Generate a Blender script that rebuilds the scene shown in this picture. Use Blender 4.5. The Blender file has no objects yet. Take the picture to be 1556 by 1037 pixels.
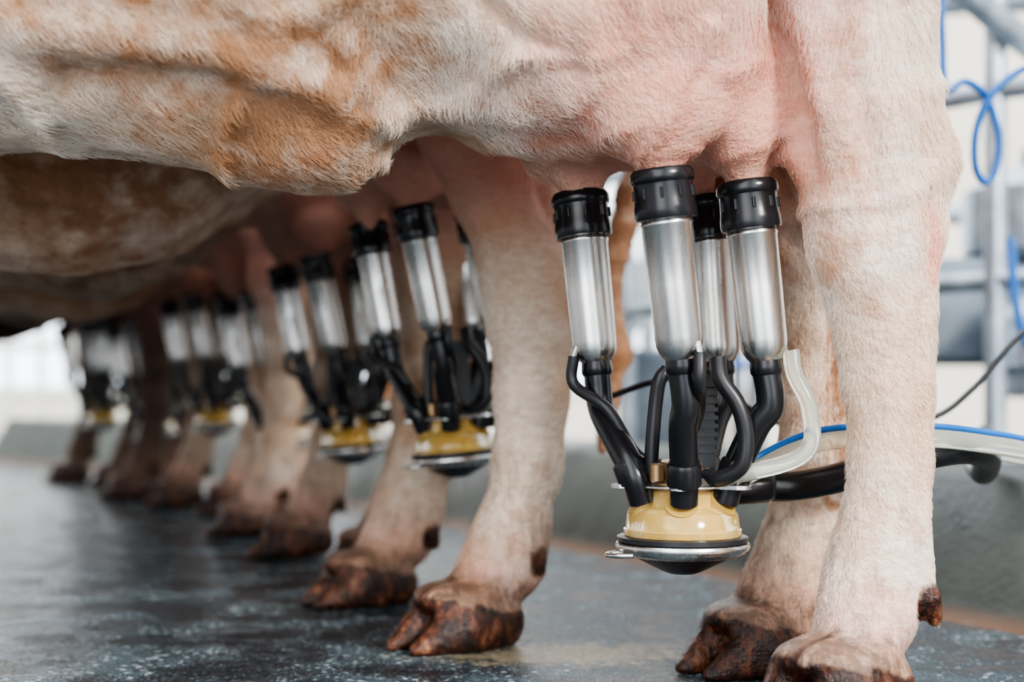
import bpy, math, numpy as np
from mathutils import Vector, Matrix
rng = np.random.default_rng(7)
scene = bpy.context.scene

# ------------------------------------------------------------------ materials
def new_mat(name):
    m = bpy.data.materials.new(name); m.use_nodes = True
    nt = m.node_tree
    for n in list(nt.nodes): nt.nodes.remove(n)
    out = nt.nodes.new('ShaderNodeOutputMaterial'); b = nt.nodes.new('ShaderNodeBsdfPrincipled')
    nt.links.new(b.outputs[0], out.inputs[0])
    return m, nt, b
def N(nt, t, **kw):
    n = nt.nodes.new(t)
    for k, v in kw.items():
        if k in n.inputs: n.inputs[k].default_value = v
        else: setattr(n, k, v)
    return n
def L(nt, a, b): nt.links.new(a, b)
def coords(nt, scale=(1, 1, 1)):
    tc = N(nt, 'ShaderNodeTexCoord'); mp = N(nt, 'ShaderNodeMapping'); mp.inputs['Scale'].default_value = scale
    L(nt, tc.outputs['Object'], mp.inputs[0]); return mp.outputs[0]
def noise(nt, vec, scale, detail=3, rough=.5):
    n = N(nt, 'ShaderNodeTexNoise'); n.inputs['Scale'].default_value = scale
    n.inputs['Detail'].default_value = detail; n.inputs['Roughness'].default_value = rough
    L(nt, vec, n.inputs['Vector']); return n.outputs[0]
def ramp(nt, fac, stops):
    r = N(nt, 'ShaderNodeValToRGB'); e = r.color_ramp.elements
    while len(e) < len(stops): e.new(.5)
    for el, (p, c) in zip(e, stops):
        el.position = p; el.color = (*c, 1) if not isinstance(c, float) else (c, c, c, 1)
    L(nt, fac, r.inputs[0]); return r.outputs[0]
def mix(nt, fac, a, b):
    m = N(nt, 'ShaderNodeMix', data_type='RGBA')
    for s, v in ((0, fac), (6, a), (7, b)):
        if isinstance(v, (int, float)): m.inputs[s].default_value = v
        elif isinstance(v, tuple): m.inputs[s].default_value = (*v, 1)
        else: L(nt, v, m.inputs[s])
    return m.outputs[2]
def math_(nt, op, a, b=0.0, clamp=False):
    m = N(nt, 'ShaderNodeMath', operation=op); m.use_clamp = clamp
    for s, v in ((0, a), (1, b)):
        if isinstance(v, (int, float)): m.inputs[s].default_value = v
        else: L(nt, v, m.inputs[s])
    return m.outputs[0]
def bump(nt, b, h, strength, dist):
    n = N(nt, 'ShaderNodeBump'); n.inputs['Strength'].default_value = strength; n.inputs['Distance'].default_value = dist
    L(nt, h, n.inputs['Height']); L(nt, n.outputs[0], b.inputs['Normal']); return n

def simple(name, col, rough=.5, metal=0., nscale=40, var=.12, bstr=.15, bdist=.001, scale=(1, 1, 1), **kw):
    m, nt, b = new_mat(name)
    v = coords(nt, scale); n = noise(nt, v, nscale, 4)
    lo = tuple(c * (1 - var) for c in col); hi = tuple(min(1, c * (1 + var)) for c in col)
    L(nt, ramp(nt, n, [(.3, lo), (.7, hi)]), b.inputs['Base Color'])
    b.inputs['Metallic'].default_value = metal
    L(nt, math_(nt, 'ADD', math_(nt, 'MULTIPLY', n, rough * .5), rough * .75), b.inputs['Roughness'])
    if bstr > 0: bump(nt, b, n, bstr, bdist)
    for k, val in kw.items(): b.inputs[k].default_value = val
    return m

def cow_material(name, cream, white, tan, pinkc, hair=False):
    m, nt, b = new_mat(name)
    at = N(nt, 'ShaderNodeAttribute', attribute_name='paint'); sep = N(nt, 'ShaderNodeSeparateColor'); L(nt, at.outputs['Color'], sep.inputs[0])
    v = coords(nt); vs = coords(nt, (1, 1, .22)); vx = coords(nt, (.4, 1, 1))
    n1 = noise(nt, v, 5, 4, .6); n2 = noise(nt, v, 22, 5, .65); fur = noise(nt, vs, 420, 3, .6); fur2 = noise(nt, vx, 130, 4, .65)
    base = mix(nt, ramp(nt, n1, [(.35, 0.), (.60, 1.)]), cream, white)
    if not hair:
        furm = ramp(nt, fur2, [(.35, 0.), (.72, 1.)])
        base = mix(nt, math_(nt, 'MULTIPLY', furm, .45), base, tan)
    tm = math_(nt, 'ADD', math_(nt, 'MULTIPLY', sep.outputs[2], 1.8), math_(nt, 'MULTIPLY', n2, 3.2))
    tm = math_(nt, 'SUBTRACT', tm, 2.00, True)
    base = mix(nt, math_(nt, 'MULTIPLY', tm, .88), base, tan)
    pk = math_(nt, 'MULTIPLY', sep.outputs[0], math_(nt, 'ADD', math_(nt, 'MULTIPLY', n2, 1.4), .22), True)
    if hair: pk = math_(nt, 'MULTIPLY', pk, .45)
    base = mix(nt, pk, base, pinkc)
    nd = noise(nt, coords(nt, (1, 1, .45)), 75, 5, .75)
    dm = math_(nt, 'ADD', math_(nt, 'MULTIPLY', sep.outputs[1], 2.2), math_(nt, 'MULTIPLY', nd, 2.4)); dm = math_(nt, 'SUBTRACT', dm, 1.70, True)
    dirt = ramp(nt, n2, [(.35, (.050, .027, .014)), (.65, (.19, .105, .055))])
    base = mix(nt, math_(nt, 'MULTIPLY', dm, .88), base, dirt)
    hs = noise(nt, coords(nt, (1, 1, .5)), 48, 5, .7)
    horn = ramp(nt, hs, [(.36, (.008, .004, .003)), (.49, (.038, .012, .006)), (.60, (.13, .042, .018)), (.72, (.30, .15, .08))])
    base = mix(nt, ramp(nt, sep.outputs[1], [(.70, 0.), (.92, 1.)]), base, horn)
    L(nt, base, b.inputs['Base Color'])
    rg = math_(nt, 'SUBTRACT', .62, math_(nt, 'MULTIPLY', sep.outputs[1], .42)); L(nt, rg, b.inputs['Roughness'])
    b.inputs['Specular IOR Level'].default_value = .42
    if not hair:
        h = math_(nt, 'ADD', math_(nt, 'MULTIPLY', fur, .6), math_(nt, 'ADD', fur2, math_(nt, 'MULTIPLY', hs, .8)))
        bump(nt, b, h, .9, .0034)
    return m

PAL = dict(cream=(.79, .58, .40), white=(.92, .83, .73), tan=(.47, .21, .08), pinkc=(.80, .35, .26))
M_cow = cow_material('cow_hide', **PAL); M_hair = cow_material('cow_hair', hair=True, **PAL)
PAL2 = dict(cream=(.68, .45, .28), white=(.86, .73, .60), tan=(.36, .15, .06), pinkc=(.72, .33, .25))
M_cow2 = cow_material('cow_hide_tan', **PAL2); M_hair2 = cow_material('cow_hair_tan', hair=True, **PAL2)
M_cowb = cow_material('cow_hide_fawn', (.46, .30, .19), (.72, .57, .45), (.16, .075, .035), (.62, .29, .22))
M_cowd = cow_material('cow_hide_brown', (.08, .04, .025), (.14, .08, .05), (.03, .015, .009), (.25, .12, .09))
M_steel = simple('brushed_steel', (.72, .70, .67), .27, 1., 30, .05, 0, 0, (6, 6, .6))
M_rubber = simple('black_rubber', (.010, .010, .012), .22, 0, 30, .3, .15, .0008)
M_rubber_m = simple('matt_black_plastic', (.015, .015, .017), .36, 0, 30, .3, .1, .0006)
M_amber = simple('amber_bowl', (.84, .55, .15), .12, 0, 25, .2, .05, .0006, **{'Transmission Weight': .45})
M_brass = simple('brown_hub', (.40, .25, .13), .3, .6, 30, .2)
M_clear = simple('clear_tube', (.90, .91, .80), .06, 0, 20, .05, 0, 0, **{'Transmission Weight': .75, 'IOR': 1.3})
M_blue = simple('blue_hose', (.01, .13, .45), .3, 0, 20, .15)
M_galv = simple('galvanised_pipe', (.48, .54, .60), .35, .7, 18, .25)
M_grey = simple('machine_grey', (.20, .24, .28), .45, .3, 6, .3)
M_white = simple('white_paint', (.85, .85, .82), .5, 0, 3, .06, .05)
M_cream = simple('cream_wall', (.86, .80, .67), .7, 0, 2, .08, .1)

def floor_mat():
    m, nt, b = new_mat('wet_rubber_floor')
    v = coords(nt); n1 = noise(nt, v, 1.9, 5, .6); n2 = noise(nt, v, 8, 6, .68); n3 = noise(nt, v, 190, 3, .6)
    vo = N(nt, 'ShaderNodeTexVoronoi'); vo.inputs['Scale'].default_value = 70; L(nt, v, vo.inputs['Vector'])
    vo2 = N(nt, 'ShaderNodeTexVoronoi'); vo2.inputs['Scale'].default_value = 160; L(nt, v, vo2.inputs['Vector'])
    c = ramp(nt, n2, [(.32, (.004, .007, .010)), (.48, (.015, .027, .037)), (.64, (.065, .10, .118))])
    c = mix(nt, ramp(nt, n1, [(.52, 0.), (.75, .35)]), c, (.13, .12, .09))
    sp1 = math_(nt, 'MULTIPLY', ramp(nt, vo.outputs['Distance'], [(.20, 1.), (.30, 0.)]), ramp(nt, n2, [(.48, 0.), (.56, 1.)]))
    sp2 = math_(nt, 'MULTIPLY', ramp(nt, vo2.outputs['Distance'], [(.24, 1.), (.40, 0.)]), ramp(nt, n3, [(.45, 0.), (.60, 1.)]))
    sp2 = math_(nt, 'MULTIPLY', sp2, ramp(nt, n2, [(.38, .15), (.55, 1.)]))
    sp = math_(nt, 'MAXIMUM', sp1, sp2)
    c = mix(nt, math_(nt, 'MULTIPLY', sp, .8), c, (.55, .62, .65))  # droplet speckles, their glints painted pale into the floor colour
    mp = N(nt, 'ShaderNodeMapping'); mp.inputs['Location'].default_value = (-.06 / .22, -1.70 / .10, 0); mp.inputs['Scale'].default_value = (1 / .22, 1 / .10, 1)
    tc = N(nt, 'ShaderNodeTexCoord'); L(nt, tc.outputs['Object'], mp.inputs[0])
    ln = N(nt, 'ShaderNodeVectorMath', operation='LENGTH'); L(nt, mp.outputs[0], ln.inputs[0])
    fm = math_(nt, 'SUBTRACT', math_(nt, 'ADD', noise(nt, v, 45, 6, .75), .30), math_(nt, 'MULTIPLY', ln.outputs['Value'], .35))
    fm = ramp(nt, fm, [(.50, 0.), (.64, .75)])
    c = mix(nt, fm, c, (.34, .27, .17))
    L(nt, c, b.inputs['Base Color'])
    L(nt, ramp(nt, n2, [(.40, .05), (.60, .28)]), b.inputs['Roughness'])
    L(nt, ramp(nt, n2, [(.38, .55), (.58, .15)]), b.inputs['Specular IOR Level'])
    h = math_(nt, 'ADD', math_(nt, 'MULTIPLY', n3, .6), math_(nt, 'ADD', math_(nt, 'MULTIPLY', n2, 2.4), math_(nt, 'MULTIPLY', sp, .8)))
    bump(nt, b, h, .75, .005)
    return m
M_floor = floor_mat()
def kerb_mat():
    m, nt, b = new_mat('kerb_concrete')
    v = coords(nt); n1 = noise(nt, v, 4, 5, .65); n2 = noise(nt, v, 60, 4, .6)
    sx = N(nt, 'ShaderNodeSeparateXYZ'); L(nt, v, sx.inputs[0])
    c = ramp(nt, n1, [(.3, (.020, .025, .022)), (.6, (.065, .072, .062)), (.8, (.13, .13, .11))])
    rust = ramp(nt, sx.outputs[2], [(.0, 1.), (.022, 0.)])
    c = mix(nt, math_(nt, 'MULTIPLY', rust, .8), c, (.20, .08, .03))
    L(nt, c, b.inputs['Base Color']); L(nt, ramp(nt, n1, [(.35, .25), (.6, .55)]), b.inputs['Roughness'])
    b.inputs['Specular IOR Level'].default_value = .3
    bump(nt, b, n2, .4, .003); return m
M_kerb = kerb_mat()

# ------------------------------------------------------------------ SDF modelling
def axis_arrays(lo, hi, res):
    return [np.arange(lo[i], hi[i] + res, res, dtype=np.float32) for i in range(3)]
def seg_dist(X, Y, Z, p0, p1, r0, r1):
    d = [p1[i] - p0[i] for i in range(3)]; LL = sum(c * c for c in d)
    if LL < 1e-9: t = 0.
    else: t = np.clip(((X - p0[0]) * d[0] + (Y - p0[1]) * d[1] + (Z - p0[2]) * d[2]) / LL, 0, 1)
    ox, oy, oz = X - p0[0] - t * d[0], Y - p0[1] - t * d[1], Z - p0[2] - t * d[2]
    rx, ry, rz = [r0[i] + (r1[i] - r0[i]) * t for i in range(3)]
    k0 = np.sqrt((ox / rx) ** 2 + (oy / ry) ** 2 + (oz / rz) ** 2)
    k1 = np.sqrt((ox / rx ** 2) ** 2 + (oy / ry ** 2) ** 2 + (oz / rz ** 2) ** 2) + 1e-6
    return (k0 * (k0 - 1) / k1).astype(np.float32)
def smin(a, b, k):
    h = np.maximum(k - np.abs(a - b), 0) / k
    return np.minimum(a, b) - h * h * k * .25
def field(prims, lo, hi, res):
    A = axis_arrays(lo, hi, res); D = np.full([len(a) for a in A], 1., np.float32)
    for (p0, p1, r0, r1, k) in prims:
        sl = []
        for i in range(3):
            m = max(r0[i], r1[i]) + k + 3 * res
            a = int(np.searchsorted(A[i], min(p0[i], p1[i]) - m)); c = int(np.searchsorted(A[i], max(p0[i], p1[i]) + m))
            sl.append(slice(max(a, 0), min(c, len(A[i]))))
        if any(s.stop <= s.start for s in sl): continue
        X = A[0][sl[0]][:, None, None]; Y = A[1][sl[1]][None, :, None]; Z = A[2][sl[2]][None, None, :]
        d = seg_dist(X, Y, Z, p0, p1, r0, r1); sub = D[sl[0], sl[1], sl[2]]
        D[sl[0], sl[1], sl[2]] = smin(sub, d, k)
    Z = A[2][None, None, :]
    D = np.maximum(D, -(Z - .0005)); return A, D
def surface_nets(A, D, res):
    s = D < 0
    c = np.zeros([n - 1 for n in D.shape], np.int8)
    off = [(i, j, k) for i in (0, 1) for j in (0, 1) for k in (0, 1)]
    nx, ny, nz = c.shape
    for (i, j, k) in off: c += s[i:i + nx, j:j + ny, k:k + nz]
    I, J, K = np.nonzero((c > 0) & (c < 8)); n = len(I)
    idx = np.full(c.shape, -1, np.int32); idx[I, J, K] = np.arange(n)
    vals = {o: D[I + o[0], J + o[1], K + o[2]] for o in off}
    P = np.zeros((n, 3)); cnt = np.zeros(n)
    for a in off:
        for ax in range(3):
            if a[ax] == 0:
                b = list(a); b[ax] = 1; b = tuple(b)
                va, vb = vals[a], vals[b]; m = (va < 0) != (vb < 0)
                t = np.where(m, va / np.where(m, va - vb, 1), 0)
                for q in range(3): P[:, q] += np.where(m, a[q] + (t if q == ax else 0), 0)
                cnt += m
    P /= cnt[:, None]
    P = (P + np.stack([I, J, K], 1)) * res + np.array([a[0] for a in A])
    F = []
    for ax in range(3):
        u, w = (ax + 1) % 3, (ax + 2) % 3
        sa = [slice(None)] * 3; sb = [slice(None)] * 3; sa[ax] = slice(0, -1); sb[ax] = slice(1, None)
        a, b = s[tuple(sa)], s[tuple(sb)]
        E = np.stack(np.nonzero(a != b), 1)
        ok = (E[:, u] > 0) & (E[:, w] > 0) & (E[:, u] < c.shape[u]) & (E[:, w] < c.shape[w]); E = E[ok]
        q = []
        for (du, dw) in ((-1, -1), (0, -1), (0, 0), (-1, 0)):
            e = E.copy(); e[:, u] += du; e[:, w] += dw; q.append(idx[e[:, 0], e[:, 1], e[:, 2]])
        q = np.stack(q, 1); ins = a[E[:, 0], E[:, 1], E[:, 2]]
        q[~ins] = q[~ins][:, ::-1]; F.append(q)
    F = np.concatenate(F); F = F[(F >= 0).all(1)]
    return P, F
def vnoise(P, f, seed=0):
    p = P * f + seed * 17.3; i = np.floor(p).astype(np.int64); t = p - i; t = t * t * (3 - 2 * t)
    def h(a, b, c):
        x = (a * 73856093) ^ (b * 19349663) ^ (c * 83492791); x = (x ^ (x >> 13)) * 1274126177; return ((x & 0xffff) / 65535.)
    r = 0
    for a in (0, 1):
        for b in (0, 1):
            for c in (0, 1):
                w = (t[:, 0] if a else 1 - t[:, 0]) * (t[:, 1] if b else 1 - t[:, 1]) * (t[:, 2] if c else 1 - t[:, 2])
                r = r + w * h(i[:, 0] + a, i[:, 1] + b, i[:, 2] + c)
    return r * 2 - 1
def normals(P, F):
    n = np.zeros_like(P); e = np.cross(P[F[:, 2]] - P[F[:, 0]], P[F[:, 3]] - P[F[:, 1]])
    for i in range(4): np.add.at(n, F[:, i], e)
    return n / (np.linalg.norm(n, axis=1)[:, None] + 1e-12)
def poly_dist(x, z, pts):
    d = np.full(len(x), 9.)
    for (a, b) in zip(pts[:-1], pts[1:]):
        dx, dz = b[0] - a[0], b[1] - a[1]; t = np.clip(((x - a[0]) * dx + (z - a[1]) * dz) / (dx * dx + dz * dz), 0, 1)
        d = np.minimum(d, np.hypot(x - a[0] - t * dx, z - a[1] - t * dz))
    return d
def sstep(a, b, x):
    t = np.clip((x - a) / (b - a), 0, 1); return t * t * (3 - 2 * t)
def mesh_from(name, P, F, mats, smooth=True):
    me = bpy.data.meshes.new(name); nq = F.shape[1]
    me.vertices.add(len(P)); me.vertices.foreach_set('co', P.astype(np.float32).ravel())
    me.loops.add(F.size); me.loops.foreach_set('vertex_index', F.astype(np.int32).ravel())
    me.polygons.add(len(F)); me.polygons.foreach_set('loop_start', np.arange(0, F.size, nq, dtype=np.int32))
    me.update(calc_edges=True); me.validate()
    me.polygons.foreach_set('use_smooth', np.full(len(me.polygons), smooth))
    for m in mats: me.materials.append(m)
    return me

def tube_prims(pts, k, yf=.85):
    out = []
    for a, b in zip(pts[:-1], pts[1:]):
        ra = (a[3], a[3] * yf, a[3]); rb = (b[3], b[3] * yf, b[3])
        out.append((a[:3], b[:3], ra, rb, k))
    return out
def dew_centres(d, dew):
    n = math.hypot(*d); dx, dy = d[0] / n, d[1] / n; px, py = -dy, dx
    return [(dew[0] + px * s * .019 + dx * .008, dew[1] + py * s * .019 + dy * .008, dew[2] - .006) for s in (-1, 1)]
def hoof_prims(x, y, d, sc=1.0, dew=None):
    n = math.hypot(*d); dx, dy = d[0] / n, d[1] / n; px, py = -dy, dx
    out = []
    for s in (-1, 1):
        def q(al, la, z): return (x + dx * al * sc + px * s * la * sc, y + dy * al * sc + py * s * la * sc, z * sc)
        r = lambda a, b=None: (a * sc, a * sc, (b or a) * sc)
        out.append((q(-.040, .026, .028), q(.020, .031, .028), r(.027, .034), r(.028, .040), .004))
        out.append((q(.020, .031, .026), q(.080, .023, .006), r(.028, .040), r(.012, .010), .004))
    out.append(((x - dx * .02, y - dy * .02, .066), (x + dx * .022, y + dy * .022, .062), (.047, .047, .020), (.042, .042, .018), .018))
    for (bx, by, bz) in dew_centres(d, dew):
        out.append(((bx, by, bz + .008), (bx - dx * .008, by - dy * .008, bz - .014), (.0115, .0115, .013), (.008, .008, .009), .008))
    return out

def trunk_prims(zb, w=.265, tail=((.34, 0, 1.22), (.36, 0, 1.0), (.29, .02, .66), (.235, .02, .47))):
    T = [(.20, 0, 1.08, .20, .20, .25), (-.10, 0, 1.03, .24, w - .015, .32), (-.45, 0, zb + .40, .26, w, .40),
         (-.85, 0, zb + .39, .26, w, .39), (-1.15, 0, .98, .22, .21, .33)]
    out = [(a[:3], b[:3], a[3:], b[3:], .08) for a, b in zip(T[:-1], T[1:])]
    out += tube_prims([(-1.2, 0, 1.08, .19), (-1.5, 0, 1.24, .12), (-1.62, 0, 1.27, .105)], .08, .7)
    out += tube_prims([(-1.62, 0, 1.26, .105), (-1.80, 0, 1.14, .075), (-1.93, 0, 1.05, .062)], .03, .85)
    for s in (-1, 1):
        out += tube_prims([(-1.60, s * .07, 1.33, .03), (-1.60, s * .15, 1.33, .035), (-1.61, s * .21, 1.31, .015)], .02, .5)
        out.append(((-1.70, s * .075, 1.235),) * 2 + ((.02,) * 3,) * 2 + (.01,))
        out += tube_prims([(-1.05, s * .14, .90, .12), (-1.05, s * .13, .66, .075), (-1.07, s * .12, .42, .048), (-1.055, s * .12, .36, .042),
                           (-1.06, s * .12, .17, .034), (-1.065, s * .12, .12, .044), (-1.075, s * .12, .075, .044)], .03)
        out += hoof_prims(-1.09, s * .12, (-1, s * .05), 1, (-1.03, s * .12, .105))
    out += tube_prims([(*tail[0], .03), (*tail[1], .022), (*tail[2], .015), (*tail[3], .018), (tail[3][0] + .01, tail[3][1], tail[3][2] - .10, .026), (tail[3][0] - .005, tail[3][1], tail[3][2] - .24, .008)], .015, 1)
    return out
TEATS = [(-.11, .05), (-.065, -.11), (.051, .093), (.033, -.077)]
def udder_prims(teats, dz=0., cx=-.03, sy=1., tip=.505):
    out = [((cx - .01, 0, .70 + dz), (cx + .02, 0, .68 + dz), (.17, .155, .15), (.14, .155, .14), .06),
           ((cx - .06, 0, .80 + dz), (cx + .1, 0, .82 + dz), (.22, .19, .16), (.18, .18, .16), .08)]
    for (x, y) in teats:
        y *= sy
        out.append(((x * .92, y * .85, .618 + dz), (x, y, .584 + dz), (.070, .066, .066), (.054, .052, .045), .022))
        out.append(((x, y, .56 + dz), (x, y, tip + dz), (.022, .022, .02), (.013,) * 3, .025))
    return out

def add_hair(cow, P, F, n, paint, W, length, count, mat, seed=1):
    r = np.random.default_rng(seed)
    q = P[F]; area = .5 * np.linalg.norm(np.cross(q[:, 2] - q[:, 0], q[:, 3] - q[:, 1]), axis=1)
    w = area * W[F].mean(1); w /= w.sum()
    f = r.choice(len(F), count, p=w); a, b = r.random(count)[:, None], r.random(count)[:, None]
    c4 = [(1 - a) * (1 - b), a * (1 - b), a * b, (1 - a) * b]
    lerp = lambda arr: sum(c * arr[F[f, i]] for i, c in enumerate(c4))
    R = lerp(P); nn = lerp(n); nn /= np.linalg.norm(nn, axis=1)[:, None]; pc = paint[F[f, 0]]; ln = length[F[f, 0]] * (.6 + .8 * r.random(count))
    g = np.tile(np.array([.45, 0, -.85]), (count, 1))
    g[:, 0] += vnoise(R, 14, 21) * .8; g[:, 1] += vnoise(R, 14, 22) * .5; g += r.normal(0, .24, g.shape)
    t = g - nn * (g * nn).sum(1)[:, None]; t /= np.linalg.norm(t, axis=1)[:, None] + 1e-9
    ln = ln[:, None]; R = R - nn * .0008
    p1 = R + ln * .33 * (t * .70 + nn * .50); p2 = p1 + ln * .33 * (t * .93 + nn * .28); p3 = p2 + ln * .33 * (t + nn * .06)
    pos = np.stack([R, p1, p2, p3], 1).reshape(-1, 3)
    cv = bpy.data.hair_curves.new('coat_hair'); cv.add_curves([4] * count)
    cv.position_data.foreach_set('vector', pos.astype(np.float32).ravel())
    ra = cv.attributes.get('radius') or cv.attributes.new('radius', 'FLOAT', 'POINT')
    ra.data.foreach_set('value', np.tile(np.array([.00024, .00022, .00015, .00005], np.float32), count))
    pa = cv.attributes.new('paint', 'FLOAT_COLOR', 'POINT'); pa.data.foreach_set('color', np.repeat(pc, 4, 0).astype(np.float32).ravel())
    cv.materials.append(mat)
    ob = bpy.data.objects.new('coat_hair', cv); scene.collection.objects.link(ob); ob.parent = cow

def build_cow(name, loc, theta, prims, hooves, dews, res, ridges=(), pinkc=(-.0, 0, .60), mat=M_cow, extra=None, hair=0, hmat=None, seed=0):
    lo, hi = (-2.04, -.38, -.012), (.46, .38, 1.45)
    A, D = field(prims, lo, hi, res); P, F = surface_nets(A, D, res); del D
    n = normals(P, F); z = P[:, 2].copy()
    amp = sstep(.30, .6, z) * (1 - .5 * np.exp(-(((P[:, 0]) / .15) ** 4 + ((z - .6) / .1) ** 4)))
    rid = 1 - np.abs(vnoise(P * np.array([.7, 1, 1.5]), 11, 11 + seed)) * 2
    disp = (vnoise(P, 8, 1 + seed) * .009 + vnoise(P, 20, 2) * .0045 + np.maximum(rid, 0) ** 3 * .008) * amp
    disp = disp + vnoise(P, 45, 3) * .001 + vnoise(P * np.array([1, 1, .35]), 40, 4) * .0022 * (1 - amp) * sstep(.08, .14, z)
    near = sstep(.1, .6, -n[:, 1])
    for pts, w, a in ridges:
        d = poly_dist(P[:, 0], z, pts); disp = disp + near * a * np.exp(-(d / w) ** 2)
    low = z < .01
    disp[low] = 0
    P = P + n * disp[:, None]; P[low, 2] = np.maximum(P[low, 2], 0.0)
    n = normals(P, F)
    pink = np.exp(-(((P[:, 0] - pinkc[0]) / .17) ** 4 + ((z - pinkc[2]) / .13) ** 4)) * .95
    pink = np.maximum(pink, .62 * (1 - sstep(.06, .18, z)))
    hoof = np.zeros(len(P))
    for (hx, hy, d), dw in zip(hooves, dews):
        m = math.hypot(*d); dx, dy = d[0] / m, d[1] / m
        rx, ry = P[:, 0] - hx, P[:, 1] - hy; al = rx * dx + ry * dy; la = -rx * dy + ry * dx
        rr = np.hypot(al, la); zc = np.clip(.054 + .20 * al, .036, .070) + vnoise(P, 60, 5) * .005
        zone = .66 * (1 - sstep(.0, .085, z - zc)) * (rr < .16)
        front = .18 * sstep(-.02, .05, al) * (z < .13) * (rr < .16)
        hoof = np.maximum(hoof, np.clip(zone + front * (zone > .05), 0, .66))
        hoof = np.maximum(hoof, (1 - sstep(-.003, .004, z - zc)) * (rr < .14))
        for (cx_, cy_, cz_) in dew_centres(d, dw):
            hoof = np.maximum(hoof, 1 - sstep(.018, .025, np.sqrt((P[:, 0] - cx_) ** 2 + (P[:, 1] - cy_) ** 2 + (z - cz_) ** 2)))
        hoof = np.maximum(hoof, .9 * np.exp(-(la / .011) ** 2) * (al > .01) * (z < .085) * (rr < .12))
    for s in (-1, 1):
        e = np.hypot(np.hypot(P[:, 0] + 1.70, P[:, 1] - s * .088), z - 1.238); hoof = np.maximum(hoof, 1 - sstep(.012, .018, e))
    hoof = np.maximum(hoof, .26 * (z < .42) * sstep(.42, .2, z) + .16 * vnoise(P, 7, 31) * (z < .5))
    tan = .14 + .46 * sstep(.50, .64, z) * sstep(-.12, -.42, P[:, 0]) + .38 * vnoise(P, 5, 8) + .1 * sstep(.6, .8, z)
    tail = (P[:, 0] > .17) * (np.abs(P[:, 1] - .02) < .035) * (z < 1.0) * (z > .18); tan = tan + tail * .6
    if extra: pink, tan = extra(P, n, pink, tan)
    me = mesh_from(name, P, F, [mat])
    ca = me.color_attributes.new('paint', 'FLOAT_COLOR', 'POINT')
    col = np.stack([np.clip(pink, 0, 1), np.clip(hoof, 0, 1), np.clip(tan, 0, 1), np.ones(len(P))], 1)
    ca.data.foreach_set('color', col.astype(np.float32).ravel())
    ob = bpy.data.objects.new(name, me); scene.collection.objects.link(ob)
    ob.location = (*loc, 0); ob.rotation_euler = (0, 0, theta)
    if hair:
        udd = np.exp(-(((P[:, 0] + .01) / .14) ** 4 + ((z - .56) / .09) ** 4))
        W = sstep(.075, .10, z) * (1 - sstep(.55, .8, hoof)) * (1 - .75 * udd) * (z < .78) * (P[:, 0] > -.85) * np.where(n[:, 1] > .45, .2, 1.)
        length = .0080 + .0065 * sstep(.4, .6, z) - .007 * udd - .003 * (1 - sstep(.1, .3, z))
        add_hair(ob, P, F, n, col, W, length, hair, hmat, 3 + seed)
    return ob
def to_local(o, th, p):
    dx, dy = p[0] - o[0], p[1] - o[1]; c, s = math.cos(th), math.sin(th)
    return (c * dx + s * dy, -s * dx + c * dy) + tuple(p[2:])
def dir_local(th, d):
    c, s = math.cos(th), math.sin(th); return (c * d[0] + s * d[1], -s * d[0] + c * d[1])

FRONT_HOOVES = [(-1.09, s * .12, (-1, s * .05)) for s in (-1, 1)]; FRONT_DEWS = [(-1.03, s * .12, .105) for s in (-1, 1)]
# ---- cow 1 (nearest)
o1, t1 = (.19, 1.50), math.radians(10)
near1 = [(.24, 1.45, 1.02, .17), (.29, 1.42, .86, .12), (.320, 1.40, .70, .082), (.328, 1.40, .634, .075), (.337, 1.40, .582, .068), (.352, 1.40, .524, .057),
         (.354, 1.40, .4785, .053), (.355, 1.40, .44, .049), (.365, 1.40, .375, .042), (.370, 1.40, .31, .0375), (.371, 1.40, .245, .034),
         (.367, 1.40, .18, .036), (.361, 1.40, .135, .045), (.346, 1.385, .096, .050)]
far1 = [(.25, 1.62, 1.0, .16), (.30, 1.62, .82, .12), (.325, 1.62, .70, .09), (.33, 1.62, .61, .075), (.335, 1.62, .535, .061), (.348, 1.62, .46, .052), (.354, 1.62, .385, .043),
        (.350, 1.62, .31, .041), (.347, 1.62, .235, .039), (.3375, 1.62, .16, .042), (.32, 1.615, .1075, .045), (.298, 1.61, .08, .043)]
hf1 = [(.308, 1.350, (-.76, -.66), (.398, 1.395, .112)), (.276, 1.60, (-.85, -.52), (.354, 1.62, .10))]
pr = trunk_prims(.56, tail=((.33, 0, 1.22), (.34, .05, 1.0), (.20, .14, .66), (.19, .14, .55)))
pr += udder_prims(TEATS, tip=.49)
pr += [((-.395, -.02, .600), (-.41, -.02, .605), (.075, .08, .080), (.075, .08, .080), .06),
       ((-.20, -.04, .70), (-.10, -.05, .72), (.12, .15, .125), (.15, .15, .14), .08)]
for lg in (near1, far1): pr += tube_prims([to_local(o1, t1, p) for p in lg], .03)
for (x, y) in ((.353, 1.40), (.345, 1.62)):
    pr += tube_prims([to_local(o1, t1, p) for p in [(x + .028, y, .64, .018), (x + .058, y, .535, .022), (x + .048, y, .47, .020), (x + .040, y, .36, .013), (x + .038, y, .2, .011)]], .018)
def hooves_for(o, t, hf, pr, sc):
    h, dws = [], []
    for (x, y, d, dw) in hf:
        lx, ly = to_local(o, t, (x, y)); ld = dir_local(t, d); dwl = to_local(o, t, dw); h.append((lx, ly, ld)); dws.append(dwl); pr += hoof_prims(lx, ly, ld, sc, dwl)
    return h + FRONT_HOOVES, dws + FRONT_DEWS
h1, d1 = hooves_for(o1, t1, hf1, pr, 1.04)
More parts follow.
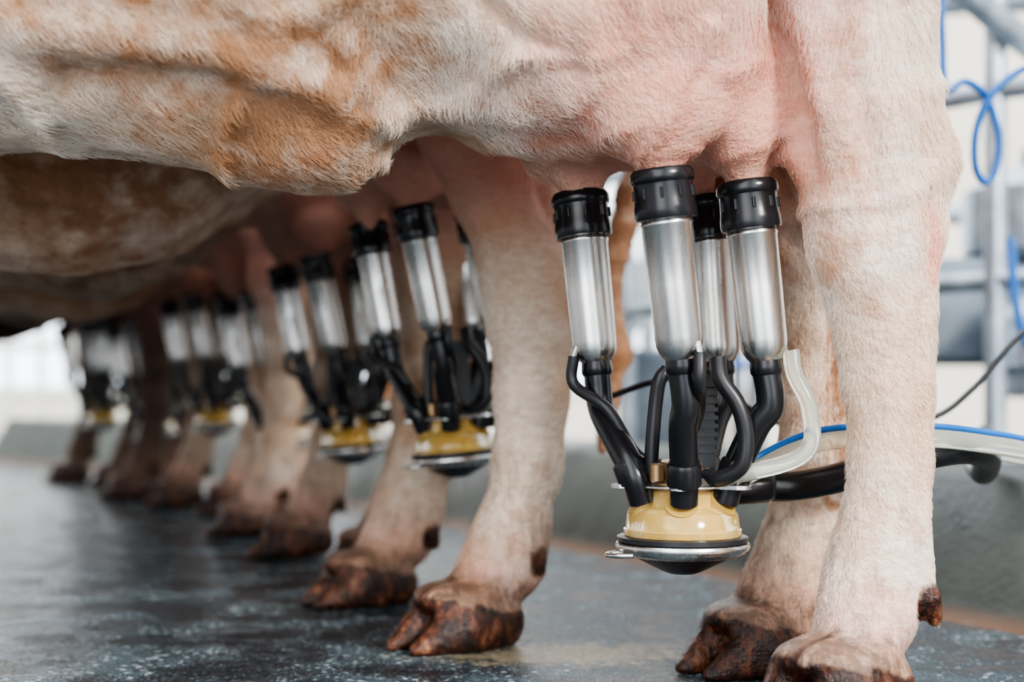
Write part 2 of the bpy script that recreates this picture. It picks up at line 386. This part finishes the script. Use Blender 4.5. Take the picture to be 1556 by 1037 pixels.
ridges1 = [([(-.046, .653), (-.055, .623), (-.072, .587), (-.081, .557), (-.096, .527)], .008, .009),
           ([(-.268, .58), (-.21, .578), (-.15, .555), (-.114, .527)], .010, .009),
           ([(-.373, .625), (-.335, .58), (-.30, .564), (-.25, .575)], .013, .009),
           ([(-.66, .632), (-.525, .621), (-.434, .604), (-.378, .593)], .016, .010),
           ([(-.62, .60), (-.5, .596), (-.44, .585)], .012, -.008),
           ([(-.16, .66), (-.14, .61), (-.17, .585)], .014, .006),
           ([(-.03, .69), (-.02, .62), (-.0, .56)], .035, .014),
           ([(-.27, .68), (-.22, .64), (-.16, .62)], .010, -.007),
           ([(.025, .72), (.033, .66), (.048, .60), (.060, .545), (.064, .52)], .010, -.034),
           ([(.150, .68), (.165, .60), (.180, .54)], .010, -.011),
           ([(.185, .50), (.19, .44)], .008, -.006),
           ([(.10, .60), (.12, .54), (.13, .48)], .012, -.007),
           ([(.178, .40), (.182, .20)], .006, -.009)]
def extra1(P, n, pink, tan):
    x, z = P[:, 0], P[:, 2]
    d = poly_dist(x, z, [(.188, .475), (.198, .43)])
    pink = np.maximum(pink, np.exp(-(d / .016) ** 2) * 1.3)
    leg = sstep(.06, .09, x) * (z > .17)
    pink = pink * (1 - leg * .55 * (d > .03)) + leg * .10
    crease_shade = np.exp(-(poly_dist(x, z, [(.025, .72), (.048, .60), (.066, .52)]) / .018) ** 2)  # warm shade of the udder crease, painted into the coat as tan
    tan = tan + .45 * leg * sstep(.15, .09, x) * sstep(.3, .5, z) + .40 * np.exp(-(((x + .40) / .09) ** 2 + ((z - .55) / .05) ** 2)) + .5 * crease_shade
    return pink, tan
cow1 = build_cow('dairy_cow', o1, t1, pr, h1, d1, .0055, ridges1, (-.04, 0, .59), extra=extra1, hair=110000, hmat=M_hair)

# ---- cow 2
o2, t2 = (-.09, 2.02), math.radians(11)
near2 = [(-.10, 1.88, 1.0, .16), (-.08, 1.84, .85, .12), (-.065, 1.80, .75, .090), (-.036, 1.79, .641, .072), (-.008, 1.79, .5585, .060), (.0157, 1.79, .4757, .052), (.024, 1.79, .43, .050), (.025, 1.79, .393, .047), (.025, 1.79, .31, .042), (.018, 1.79, .227, .038),
         (.0017, 1.79, .144, .040), (-.011, 1.785, .10, .046), (-.030, 1.775, .078, .044)]
far2 = [(-.10, 2.16, 1.0, .16), (-.10, 2.15, .80, .11), (-.11, 2.14, .62, .075), (-.115, 2.14, .50, .057), (-.12, 2.14, .407, .049), (-.121, 2.14, .31, .042), (-.131, 2.14, .213, .039),
        (-.152, 2.14, .14, .043), (-.167, 2.14, .10, .046), (-.187, 2.13, .078, .044)]
hf2 = [(-.062, 1.755, (-.78, -.62), (.022, 1.79, .108)), (-.217, 2.115, (-.85, -.52), (-.124, 2.14, .105))]
pr = trunk_prims(.515, .235); pr += udder_prims(TEATS, .036, sy=.85, tip=.52)
pr += [((-.28, -.02, .73), (-.34, -.02, .73), (.13, .13, .12), (.13, .13, .12), .06),
       ((-.55, -.02, .60), (-.62, -.02, .60), (.12, .12, .10), (.12, .12, .10), .08)]
for lg in (near2, far2): pr += tube_prims([to_local(o2, t2, p) for p in lg], .03)
for (x, y) in ((.018, 1.79), (-.117, 2.14)):
    pr += tube_prims([to_local(o2, t2, p) for p in [(x + .015, y, .57, .018), (x + .044, y, .47, .02), (x + .034, y, .36, .013), (x + .028, y, .2, .011)]], .018)
h2, d2 = hooves_for(o2, t2, hf2, pr, 1.04)
def extra2(P, n, pink, tan):
    d = poly_dist(P[:, 0], P[:, 2], [(.125, .43), (.13, .40)])
    return np.maximum(pink, np.exp(-(d / .018) ** 2) * 1.2), tan + .18 * (P[:, 0] < -.3)
r2 = [([(.135, .40), (.14, .20)], .006, -.007), ([(.07, .56), (.10, .50), (.115, .45)], .008, -.007)]
build_cow('dairy_cow', o2, t2, pr, h2, d2, .007, r2, (-.03, 0, .64), mat=M_cow2, extra=extra2, hair=45000, hmat=M_hair2, seed=3)

# ---- further cows share one mesh
def gleg(dx, dy, s):
    return [(.14 + dx, s * .13 + dy, 1.0, .17), (.12 + dx, s * .14 + dy, .83, .12), (.08 + dx, s * .145 + dy, .68, .085), (.075 + dx, s * .145 + dy, .58, .066), (.088 + dx, s * .145 + dy, .50, .055),
            (.085 + dx, s * .145 + dy, .42, .046), (.078 + dx, s * .145 + dy, .30, .039), (.068 + dx, s * .145 + dy, .20, .036), (.05 + dx, s * .145 + dy, .13, .042), (.025 + dx, s * .145 + dy, .08, .043)]
pr = trunk_prims(.500, .235); pr += udder_prims(TEATS, .034, sy=.85, tip=.52)
hg = []; dg = []
for s, dx in ((-1, .02), (1, -.09)):
    pr += tube_prims(gleg(dx, 0, s), .03); d = (-.9, -.35); hx, hy = .0 + dx, s * .145 - .012; dw = (.085 + dx, s * .145, .10); hg.append((hx, hy, d)); dg.append(dw); pr += hoof_prims(hx, hy, d, 1, dw)
    pr += tube_prims([(.12 + dx, s * .145, .6, .016), (.135 + dx, s * .145, .5, .02), (.115 + dx, s * .145, .36, .012)], .025)
def extra3(P, n, pink, tan): return pink, tan + .38 * sstep(.45, .55, P[:, 2]) * sstep(-.12, -.28, P[:, 0])
c3 = build_cow('dairy_cow', (-.30, 2.64), math.radians(13), pr, hg + FRONT_HOOVES, dg + FRONT_DEWS, .010, (), (-.03, 0, .64), mat=M_cowb, extra=extra3, seed=5)
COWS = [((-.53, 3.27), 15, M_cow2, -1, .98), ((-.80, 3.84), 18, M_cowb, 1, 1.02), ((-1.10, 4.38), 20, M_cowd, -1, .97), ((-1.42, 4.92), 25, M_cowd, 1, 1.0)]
for loc, a, m, fl, sz in COWS:
    ob = bpy.data.objects.new('dairy_cow', c3.data); scene.collection.objects.link(ob)
    ob.location = (*loc, 0); ob.rotation_euler = (0, 0, math.radians(a)); ob.scale = (1, fl, sz)
    ob.material_slots[0].link = 'OBJECT'; ob.material_slots[0].material = m

# ------------------------------------------------------------------ hard-surface helpers
class MB:
    def __init__(s): s.v = []; s.f = []
    def add(s, V, F):
        o = len(s.v); s.v += [tuple(x) for x in V]; s.f += [tuple(i + o for i in f) for f in F]
    def lathe(s, prof, p0, p1, seg=36):
        p0 = Vector(p0); ax = (Vector(p1) - p0).normalized(); q = ax.to_track_quat('Z', 'Y').to_matrix()
        V = []; F = []
        for (t, r) in prof:
            for i in range(seg):
                a = 2 * math.pi * i / seg; V.append(p0 + q @ Vector((r * math.cos(a), r * math.sin(a), t)))
        for j in range(len(prof) - 1):
            for i in range(seg):
                k = (i + 1) % seg; F.append((j * seg + i, j * seg + k, (j + 1) * seg + k, (j + 1) * seg + i))
        if prof[0][1] > 0: F.append(tuple(range(seg))[::-1])
        if prof[-1][1] > 0: F.append(tuple((len(prof) - 1) * seg + i for i in range(seg)))
        s.add(V, F)
    def sweep(s, pts, r, seg=12, sub=8):
        P = [Vector(p) for p in pts]; E = [2 * P[0] - P[1]] + P + [2 * P[-1] - P[-2]]; C = []
        if len(P) == 2: C = [P[0], P[1]]
        else:
            for i in range(1, len(E) - 2):
                for q in range(sub):
                    t = q / sub; a, b, c, d = E[i - 1], E[i], E[i + 1], E[i + 2]
                    C.append(.5 * ((2 * b) + (c - a) * t + (2 * a - 5 * b + 4 * c - d) * t * t + (3 * b - a - 3 * c + d) * t ** 3))
            C.append(P[-1])
        V = []; F = []; n = len(C); up = None
        for i, c in enumerate(C):
            tg = (C[min(i + 1, n - 1)] - C[max(i - 1, 0)]).normalized()
            if up is None: up = tg.orthogonal().normalized()
            up = (up - tg * up.dot(tg)).normalized(); w = tg.cross(up)
            for k in range(seg):
                a = 2 * math.pi * k / seg; V.append(c + (up * math.cos(a) + w * math.sin(a)) * r)
        for j in range(n - 1):
            for i in range(seg):
                k = (i + 1) % seg; F.append((j * seg + i, j * seg + k, (j + 1) * seg + k, (j + 1) * seg + i))
        F.append(tuple(range(seg))[::-1]); F.append(tuple((n - 1) * seg + i for i in range(seg)))
        s.add(V, F)
    def box(s, lo, hi):
        V = [(x, y, z) for x in (lo[0], hi[0]) for y in (lo[1], hi[1]) for z in (lo[2], hi[2])]
        s.add(V, [(0, 1, 3, 2), (4, 6, 7, 5), (0, 4, 5, 1), (2, 3, 7, 6), (0, 2, 6, 4), (1, 5, 7, 3)])
    def obj(s, name, mat, parent=None, bevel=0, smooth=True):
        me = bpy.data.meshes.new(name); me.from_pydata(s.v, [], s.f); me.materials.append(mat); me.update()
        if smooth:
            me.polygons.foreach_set('use_smooth', [True] * len(me.polygons)); me.set_sharp_from_angle(angle=math.radians(38))
        ob = bpy.data.objects.new(name, me); scene.collection.objects.link(ob)
        if bevel:
            bm = ob.modifiers.new('bevel', 'BEVEL'); bm.width = bevel; bm.segments = 2; bm.limit_method = 'ANGLE'
        if parent: ob.parent = parent
        return ob

# ------------------------------------------------------------------ milking cluster (local: claw centre at origin, z = height above floor)
CC = (.1775, 1.48)
CUPS = {'A': ((.073, 1.53, .526), (.090, 1.52, .345)), 'B': ((.145, 1.38, .528), (.1655, 1.39, .345)),
        'C': ((.224, 1.60, .529), (.2296, 1.575, .346)), 'D': ((.236, 1.43, .523), (.255, 1.43, .3445))}
def build_cluster_meshes():
    steel, rub, amb, hub, clr, blk = MB(), MB(), MB(), MB(), MB(), MB()
    loc = lambda p: (p[0] - CC[0], p[1] - CC[1], p[2])
    ang = {'A': 200, 'B': 265, 'C': 60, 'D': 330}
    for k, (t, b) in CUPS.items():
        t = Vector(loc(t)); b = Vector(loc(b)); Ln = (b - t).length; R = .0250
        rub.lathe([(.012, .010), (.001, .013), (-.002, .020), (-.001, .0285), (.003, .0312), (.009, .0315), (.012, .0305), (.013, .0292), (.016, .0290), (.030, .0296), (.036, .0306), (.044, .0308),
                   (.0475, .0295), (.0478, .0255), (.046, .0250)], t, b, 48)
        for i in range(10):
            q = (b - t).normalized().to_track_quat('Z', 'Y').to_matrix(); a = 2 * math.pi * i / 10
            c0 = t + q @ Vector((.0296 * math.cos(a), .0296 * math.sin(a), .018)); c1 = t + q @ Vector((.0298 * math.cos(a), .0298 * math.sin(a), .028)); rub.sweep([c0, c1], .0018, 8)
        steel.lathe([(.044, R), (.050, R), (.051, R * 1.03), (.053, R * 1.03), (.054, R), (Ln * .6, R * .985), (Ln - .022, R * .955), (Ln - .014, R * .93), (Ln - .008, R * .86), (Ln - .003, R * .74),
                     (Ln, R * .64), (Ln + .002, .014)], t, b, 64)
        ax = (b - t).normalized()
        rub.lathe([(Ln - .002, .0155), (Ln + .006, .0165), (Ln + .012, .0165), (Ln + .015, .0145)], t, b, 28)
        e = b + ax * .010
        a = math.radians(ang[k]); ent = Vector((.046 * math.cos(a), .046 * math.sin(a), .200))
        top = Vector((ent.x * 1.25, ent.y * 1.25, .232))
        mid = e.lerp(top, .55) + Vector((e.x - top.x, e.y - top.y, 0)) * .22
        rub.sweep([e, e + ax * .035, mid, top, ent], .0145, 18, 8)
        rub.lathe([(-.004, .0155), (.0, .0176), (.02, .0176), (.022, .015)], top.lerp(mid, .15), ent, 20)
        out = Vector((e.x, e.y, 0)).normalized(); side = Vector((-out.y, out.x, 0))
        s0 = b - ax * .016 + (out * .6 + side * .8).normalized() * .022
        steel.sweep([s0, s0 + (out + side * .6) * .004 + Vector((0, 0, -.014))], .0032, 8)
        q0 = s0 + (out + side * .6) * .003 + Vector((0, 0, -.010))
        if k == 'D':
            q0 = b + Vector((.024, -.006, .006))
            clr.sweep([q0 + Vector((0, 0, .004)), q0 + Vector((.004, 0, -.02)), q0 + Vector((.018, -.005, -.055)), q0 + Vector((.012, -.01, -.10)), Vector((.045, -.05, .228)), Vector((.018, -.03, .222))], .0085, 14, 10)
        else:
            q1 = Vector((ent.x * .6, ent.y * .6, .238))
            blk.sweep([q0, q0 + Vector((0, 0, -.03)), q0.lerp(q1, .5) + out * .006 + side * .008, q1 + out * .026 + Vector((0, 0, .012)), q1], .0062, 12, 8)
    blk.sweep([(.030, -.045, .345), (.032, -.055, .325), (.048, -.060, .300), (.056, -.06, .27), (.052, -.058, .238), (.032, -.045, .225), (.02, -.03, .226)], .0085, 14, 8)
    blk.sweep([(-.018, -.02, .335), (-.026, -.022, .325), (-.030, -.02, .300), (-.034, -.02, .25), (-.034, -.018, .222)], .0075, 12, 6)
    for i in range(9): blk.box((.006, -.022, .250 + i * .0085), (.034, .01, .2545 + i * .0085))
    blk.box((.009, -.019, .235), (.031, .008, .330))
    hub.lathe([(.242, .020), (.240, .026), (.222, .028), (.219, .040), (.205, .040)], (0, 0, 0), (0, 0, 1), 40)
    hub.lathe([(0, .006), (.0, .007), (.016, .007), (.018, .005)], (-.03, -.03, .222), (-.03, -.03, .25), 14)
    steel.lathe([(.2175, .01), (.2175, .050), (.2165, .054), (.2150, .054), (.2140, .050), (.2140, .01)], (0, 0, 0), (0, 0, 1), 48)
    for a, l in ((190, .076), (262, .070), (325, .078), (60, .074), (120, .06)):
        a = math.radians(a); c = Vector((math.cos(a), math.sin(a), 0)); w = Vector((-c.y, c.x, 0)); n = 10
        ring = [c * .03 + w * .016] + [c * (l - .012) + (c * math.cos(q) + w * math.sin(q)) * .012 for q in [math.pi / 2 - math.pi * i / n for i in range(n + 1)]] + [c * .03 - w * .016]
        m_ = len(ring); V = [(p.x, p.y, .2178) for p in ring] + [(p.x, p.y, .2138) for p in ring]
        steel.add(V, [tuple(range(m_))[::-1], tuple(range(m_, 2 * m_))] + [(i, (i + 1) % m_, m_ + (i + 1) % m_, m_ + i) for i in range(m_)])
    amb.lathe([(.214, .01), (.214, .036), (.211, .040), (.196, .043), (.192, .052), (.186, .0575), (.1715, .0595), (.1705, .0612), (.168, .0612), (.164, .0605), (.163, .01)], (0, 0, 0), (0, 0, 1), 56)
    for a in (190, 262, 325, 60):
        a = math.radians(a); c = Vector((math.cos(a), math.sin(a), 0))
        amb.sweep([c * .034 + Vector((0, 0, .186)), c * .047 + Vector((0, 0, .199))], .0165, 18)
    blk.lathe([(.1635, .01), (.1635, .066), (.1625, .068), (.1580, .068), (.157, .066), (.157, .01)], (0, 0, 0), (0, 0, 1), 56)
    steel.lathe([(.1572, .050), (.1572, .0660), (.1565, .0685), (.1545, .0697), (.1515, .0697), (.1495, .0685), (.149, .066), (.1475, .0655), (.146, .0645), (.143, .058), (.1415, .050), (.141, .02)], (0, 0, 0), (0, 0, 1), 72)
    blk.lathe([(.1425, .052), (.136, .040), (.127, .022), (.124, .014), (.1235, .002)], (0, 0, 0), (0, 0, 1), 48)
    steel.sweep([(-.055, -.045, .147), (-.072, -.040, .1465), (-.080, -.028, .146), (-.076, -.014, .146), (-.06, -.01, .147)], .0028, 10, 6)
    rub.lathe([(0, .016), (.03, .0175), (.06, .0175), (.064, .016)], (.03, .01, .210), (.10, .02, .214), 24)
    out = {}
    for nm, mb, mt in (('teat_cup_shells', steel, M_steel), ('rubber_liners', rub, M_rubber), ('milk_bowl', amb, M_amber), ('hub', hub, M_brass), ('clear_pulse_tube', clr, M_clear), ('pulse_tubes', blk, M_rubber_m)):
        out[nm] = mb.obj(nm, mt)
    return out
parts = build_cluster_meshes()
def place_cluster(loc, rz, tilt=0, first=False, sc=1.):
    e = bpy.data.objects.new('milking_cluster', None); scene.collection.objects.link(e); e.empty_display_size = .05
    e.location = loc; e.rotation_euler = (0, math.radians(tilt), math.radians(rz)); e.scale = (sc,) * 3
    for k, ob in parts.items():
        o = ob if first else bpy.data.objects.new(k, ob.data)
        if not first: scene.collection.objects.link(o)
        o.parent = e
    return e
cl1 = place_cluster((CC[0], CC[1], 0), 0, first=True)
def cow_pt(o, th, x, y):
    c, s = math.cos(th), math.sin(th); return (o[0] + c * x - s * y, o[1] + s * x + c * y)
dl = to_local(o1, t1, CC)
place_cluster((-.067, 2.02, .078), 3, -5, sc=.93)
x, y = cow_pt((-.30, 2.64), math.radians(13), dl[0], dl[1]); place_cluster((x + .035, y, .066), 5, -6, sc=.94)
for i, (loc, a, m, fl, sz) in enumerate(COWS):
    x, y = cow_pt(loc, math.radians(a), dl[0], dl[1]); place_cluster((x + .032, y, .070 - .015 * (1 - sz) / .02), a - 9 + (i * 37) % 7, -5.5, sc=.93)

# ------------------------------------------------------------------ hoses round the nearest cow
def hose(name, pts, r, mat, seg=14, parent=None):
    mb = MB(); mb.sweep(pts, r, seg, 8); o = mb.obj(name, mat)
    if parent:
        o.parent = parent; o.location = -Vector(parent.location)
    return o
hose('long_milk_hose', [(.275, 1.50, .213), (.30, 1.502, .213), (.34, 1.51, .22), (.40, 1.52, .235), (.48, 1.54, .250), (.54, 1.62, .24), (.58, 1.75, .215), (.62, 1.9, .225), (.70, 2.1, .25)], .0160, M_rubber, 18, cl1)
hose('clear_vacuum_hose', [(.235, 1.465, .222), (.262, 1.475, .236), (.300, 1.49, .252), (.345, 1.50, .262), (.44, 1.50, .264), (.53, 1.54, .254), (.64, 1.62, .238), (.78, 1.72, .236)], .0098, M_clear, 16, cl1)
hose('blue_pulse_line', [(.240, 1.470, .236), (.264, 1.480, .250), (.300, 1.495, .265), (.345, 1.505, .275), (.44, 1.505, .277), (.53, 1.545, .267), (.64, 1.625, .251), (.78, 1.73, .249)], .0034, M_blue, 10, cl1)
hose('clear_vacuum_hose', [(.42, 1.70, .232), (.50, 1.70, .244), (.58, 1.72, .242), (.68, 1.77, .228), (.86, 1.84, .218)], .011, M_clear)
hose('rubber_cord', [(.10, 1.73, .30), (.17, 1.73, .325), (.235, 1.73, .335), (.28, 1.74, .30), (.34, 1.75, .272), (.42, 1.76, .268), (.52, 1.77, .28), (.58, 1.78, .32), (.66, 1.80, .40), (.80, 1.82, .48)], .0038, M_rubber, 8)

# ------------------------------------------------------------------ floor, kerb, background
mb = MB(); mb.box((-9, -3, -.05), (9, 9.2, 0.0)); mb.obj('floor', M_floor, smooth=False)
kp = [(1.45, .45), (1.0, 1.2), (.66, 1.83), (.36, 2.37), (.07, 2.91), (-.28, 3.6), (-.66, 4.3), (-1.13, 5.05), (-1.75, 5.9), (-2.5, 6.7)]
prof = [(0, 0.0), (.035, .03), (.12, .185), (.15, .20), (.36, .20), (.38, .19), (.38, 0.0)]
mb = MB(); V = []; F = []; fine = []
for a, b in zip(kp[:-1], kp[1:]):
    for q in range(4): fine.append((a[0] + (b[0] - a[0]) * q / 4, a[1] + (b[1] - a[1]) * q / 4))
fine.append(kp[-1])
for i, p in enumerate(fine):
    a, b = fine[max(0, i - 1)], fine[min(len(fine) - 1, i + 1)]; dx, dy = b[0] - a[0], b[1] - a[1]; n = math.hypot(dx, dy); nx, ny = dy / n, -dx / n
    for (o, z) in prof: V.append((p[0] + nx * o, p[1] + ny * o, z))
m = len(prof)
for i in range(len(fine) - 1):
    for j in range(m - 1): F.append((i * m + j, i * m + j + 1, (i + 1) * m + j + 1, (i + 1) * m + j))
F.append(tuple(range(m))); F.append(tuple((len(fine) - 1) * m + j for j in range(m))[::-1])
mb.add(V, F); mb.obj('concrete_kerb', M_kerb)

eq = bpy.data.objects.new('milking_stall_equipment', None); scene.collection.objects.link(eq)
mb = MB()
for (x, y) in ((1.02, 3.0), (.62, 3.6), (1.35, 3.4), (.33, 4.1), (1.05, 4.4), (.05, 4.9), (1.75, 4.2), (.6, 5.3), (-.35, 5.6), (.83, 3.2), (.45, 4.7)):
    mb.sweep([(x, y, 0), (x, y, 2.3)], .024, 14)
for z in (.55, .95, 1.25, 1.7):
    mb.sweep([(1.75, 2.4, z), (1.02, 3.0, z), (.62, 3.6, z), (.33, 4.1, z), (.05, 4.9, z), (-.35, 5.6, z)], .021, 12, 6)
mb.sweep([(1.75, 4.2, .85), (1.05, 4.4, .85), (.6, 5.3, .85)], .03, 12)
mb.sweep([(1.75, 4.2, 1.5), (1.05, 4.4, 1.5), (.6, 5.3, 1.5)], .05, 12)
mb.sweep([(.9, 2.9, 1.15), (1.15, 3.0, 1.02), (1.5, 3.1, 1.0)], .03, 12)
mb.obj('stall_pipework', M_galv, eq)
mb = MB()
for (x, y, z, w, h) in ((1.22, 3.3, .62, .17, .16), (.62, 3.9, .60, .12, .14), (1.15, 3.05, .35, .12, .12), (.28, 4.3, .5, .12, .2), (1.5, 3.8, .3, .2, .2)):
    mb.lathe([(0, .01), (0, w * .8), (.02, w), (h, w), (h + .04, w * .7), (h + .06, w * .25), (h + .10, w * .22), (h + .10, .01)], (x, y, z), (x, y, z + 1), 28)
    mb.sweep([(x, y, 0), (x, y, z)], .02, 10)
mb.obj('milk_receiver_jars', M_galv, eq)
mb = MB()
mb.box((.92, 3.2, .38), (1.3, 3.5, .62)); mb.box((.35, 4.3, .0), (.65, 4.6, .45)); mb.box((1.3, 3.2, .0), (1.9, 3.6, .33)); mb.box((.80, 3.4, .0), (1.0, 3.6, .30))
mb.obj('pulsator_cabinet', M_grey, eq, bevel=.02)
mb = MB()
for x0, y0 in ((.98, 2.8), (1.08, 2.85), (.5, 3.5), (.75, 3.3)):
    mb.sweep([(x0, y0, .62), (x0 + .02, y0, .45), (x0 + .07, y0, .38), (x0 + .12, y0, .45), (x0 + .13, y0, .62)], .009, 10, 6)
mb.obj('hanging_blue_hoses', M_blue, eq)
mb = MB(); mb.sweep([(.66, 2.2, 1.7), (.664, 2.2, 1.0), (.666, 2.2, .86), (.672, 2.2, .785), (.705, 2.21, .797), (.740, 2.22, .775), (.763, 2.23, .717), (.758, 2.23, .661), (.740, 2.23, .644), (.723, 2.22, .671), (.723, 2.21, .727), (.745, 2.2, .778), (.792, 2.2, .814), (.86, 2.2, .83), (.92, 2.2, .95), (.93, 2.2, 1.7)], .006, 12, 8)
mb.obj('blue_air_hose', M_blue, eq)

mb = MB(); mb.box((-9, 8.6, 0), (9, 8.8, .30)); mb.box((-9, 8.6, 2.7), (9, 8.8, 3.6)); mb.box((1.6, 8.6, .30), (9, 8.8, 2.7)); mb.obj('wall_back', M_cream, smooth=False)
mb = MB()
x = -8.9
while x < 1.7:
    mb.box((x, 8.55, .30), (x + .10, 8.85, 2.7)); x += 1.1
for z in (.30, 1.4): mb.box((-9, 8.58, z), (1.6, 8.82, z + .06))
mb.obj('window_1', M_white, smooth=False)
mb = MB()
x = -5.2
while x < -1.9:
    mb.sweep([(x, 7.0, 0), (x, 7.0, 1.0)], .018, 8); x += .16
for z in (.12, .55, 1.0): mb.sweep([(-5.3, 7.0, z), (-1.9, 7.0, z)], .022, 8)
mb.obj('white_railing', M_white)

# ------------------------------------------------------------------ light, world, camera
w = bpy.data.worlds.new('world'); scene.world = w; w.use_nodes = True; nt = w.node_tree
bg = nt.nodes['Background']
tc = N(nt, 'ShaderNodeTexCoord'); sx = N(nt, 'ShaderNodeSeparateXYZ'); L(nt, tc.outputs['Generated'], sx.inputs[0])
c = ramp(nt, sx.outputs[2], [(.0, (.84, .91, 1.0)), (.25, (.98, .99, 1.0)), (.7, (.86, .93, 1.0))])
u = math_(nt, 'ADD', math_(nt, 'MULTIPLY', sx.outputs[0], .5), .5)
fb = ramp(nt, u, [(0., .30), (.20, .18), (.30, 1.), (.46, .78), (.62, .72), (.80, .14), (1., .30)])
ff = ramp(nt, u, [(0., .20), (.16, .14), (.26, 1.), (.37, .95), (.50, .30), (.64, .80), (.72, .75), (.85, .10), (1., .20)])  # bright and dark bands added to the sky to streak the steel reflections
side = ramp(nt, math_(nt, 'ADD', math_(nt, 'MULTIPLY', sx.outputs[1], .5), .5), [(.42, 0.), (.58, 1.)])
f = mix(nt, side, ff, fb)
L(nt, c, bg.inputs[0]); L(nt, math_(nt, 'MULTIPLY', f, 5.2), bg.inputs[1])
s = bpy.data.lights.new('sun', 'SUN'); s.energy = 4.0; s.angle = math.radians(12); s.color = (1, .96, .90)
so = bpy.data.objects.new('sun', s); scene.collection.objects.link(so); so.rotation_euler = Vector((-.50, .75, -.45)).to_track_quat('-Z', 'Y').to_euler()

try: scene.view_settings.look = 'AgX - Medium High Contrast'
except Exception as ex: print(ex)

cam = bpy.data.cameras.new('camera'); co = bpy.data.objects.new('camera', cam); scene.collection.objects.link(co); scene.camera = co
co.location = (0, 0, .31); co.rotation_euler = (math.radians(90), 0, 0)
cam.sensor_width = 36; cam.lens = 36 * 2160 / 1556; cam.shift_y = 81.5 / 1556
cam.dof.use_dof = True; cam.dof.focus_distance = 1.43; cam.dof.aperture_fstop = 2.4
cam.clip_start = .02
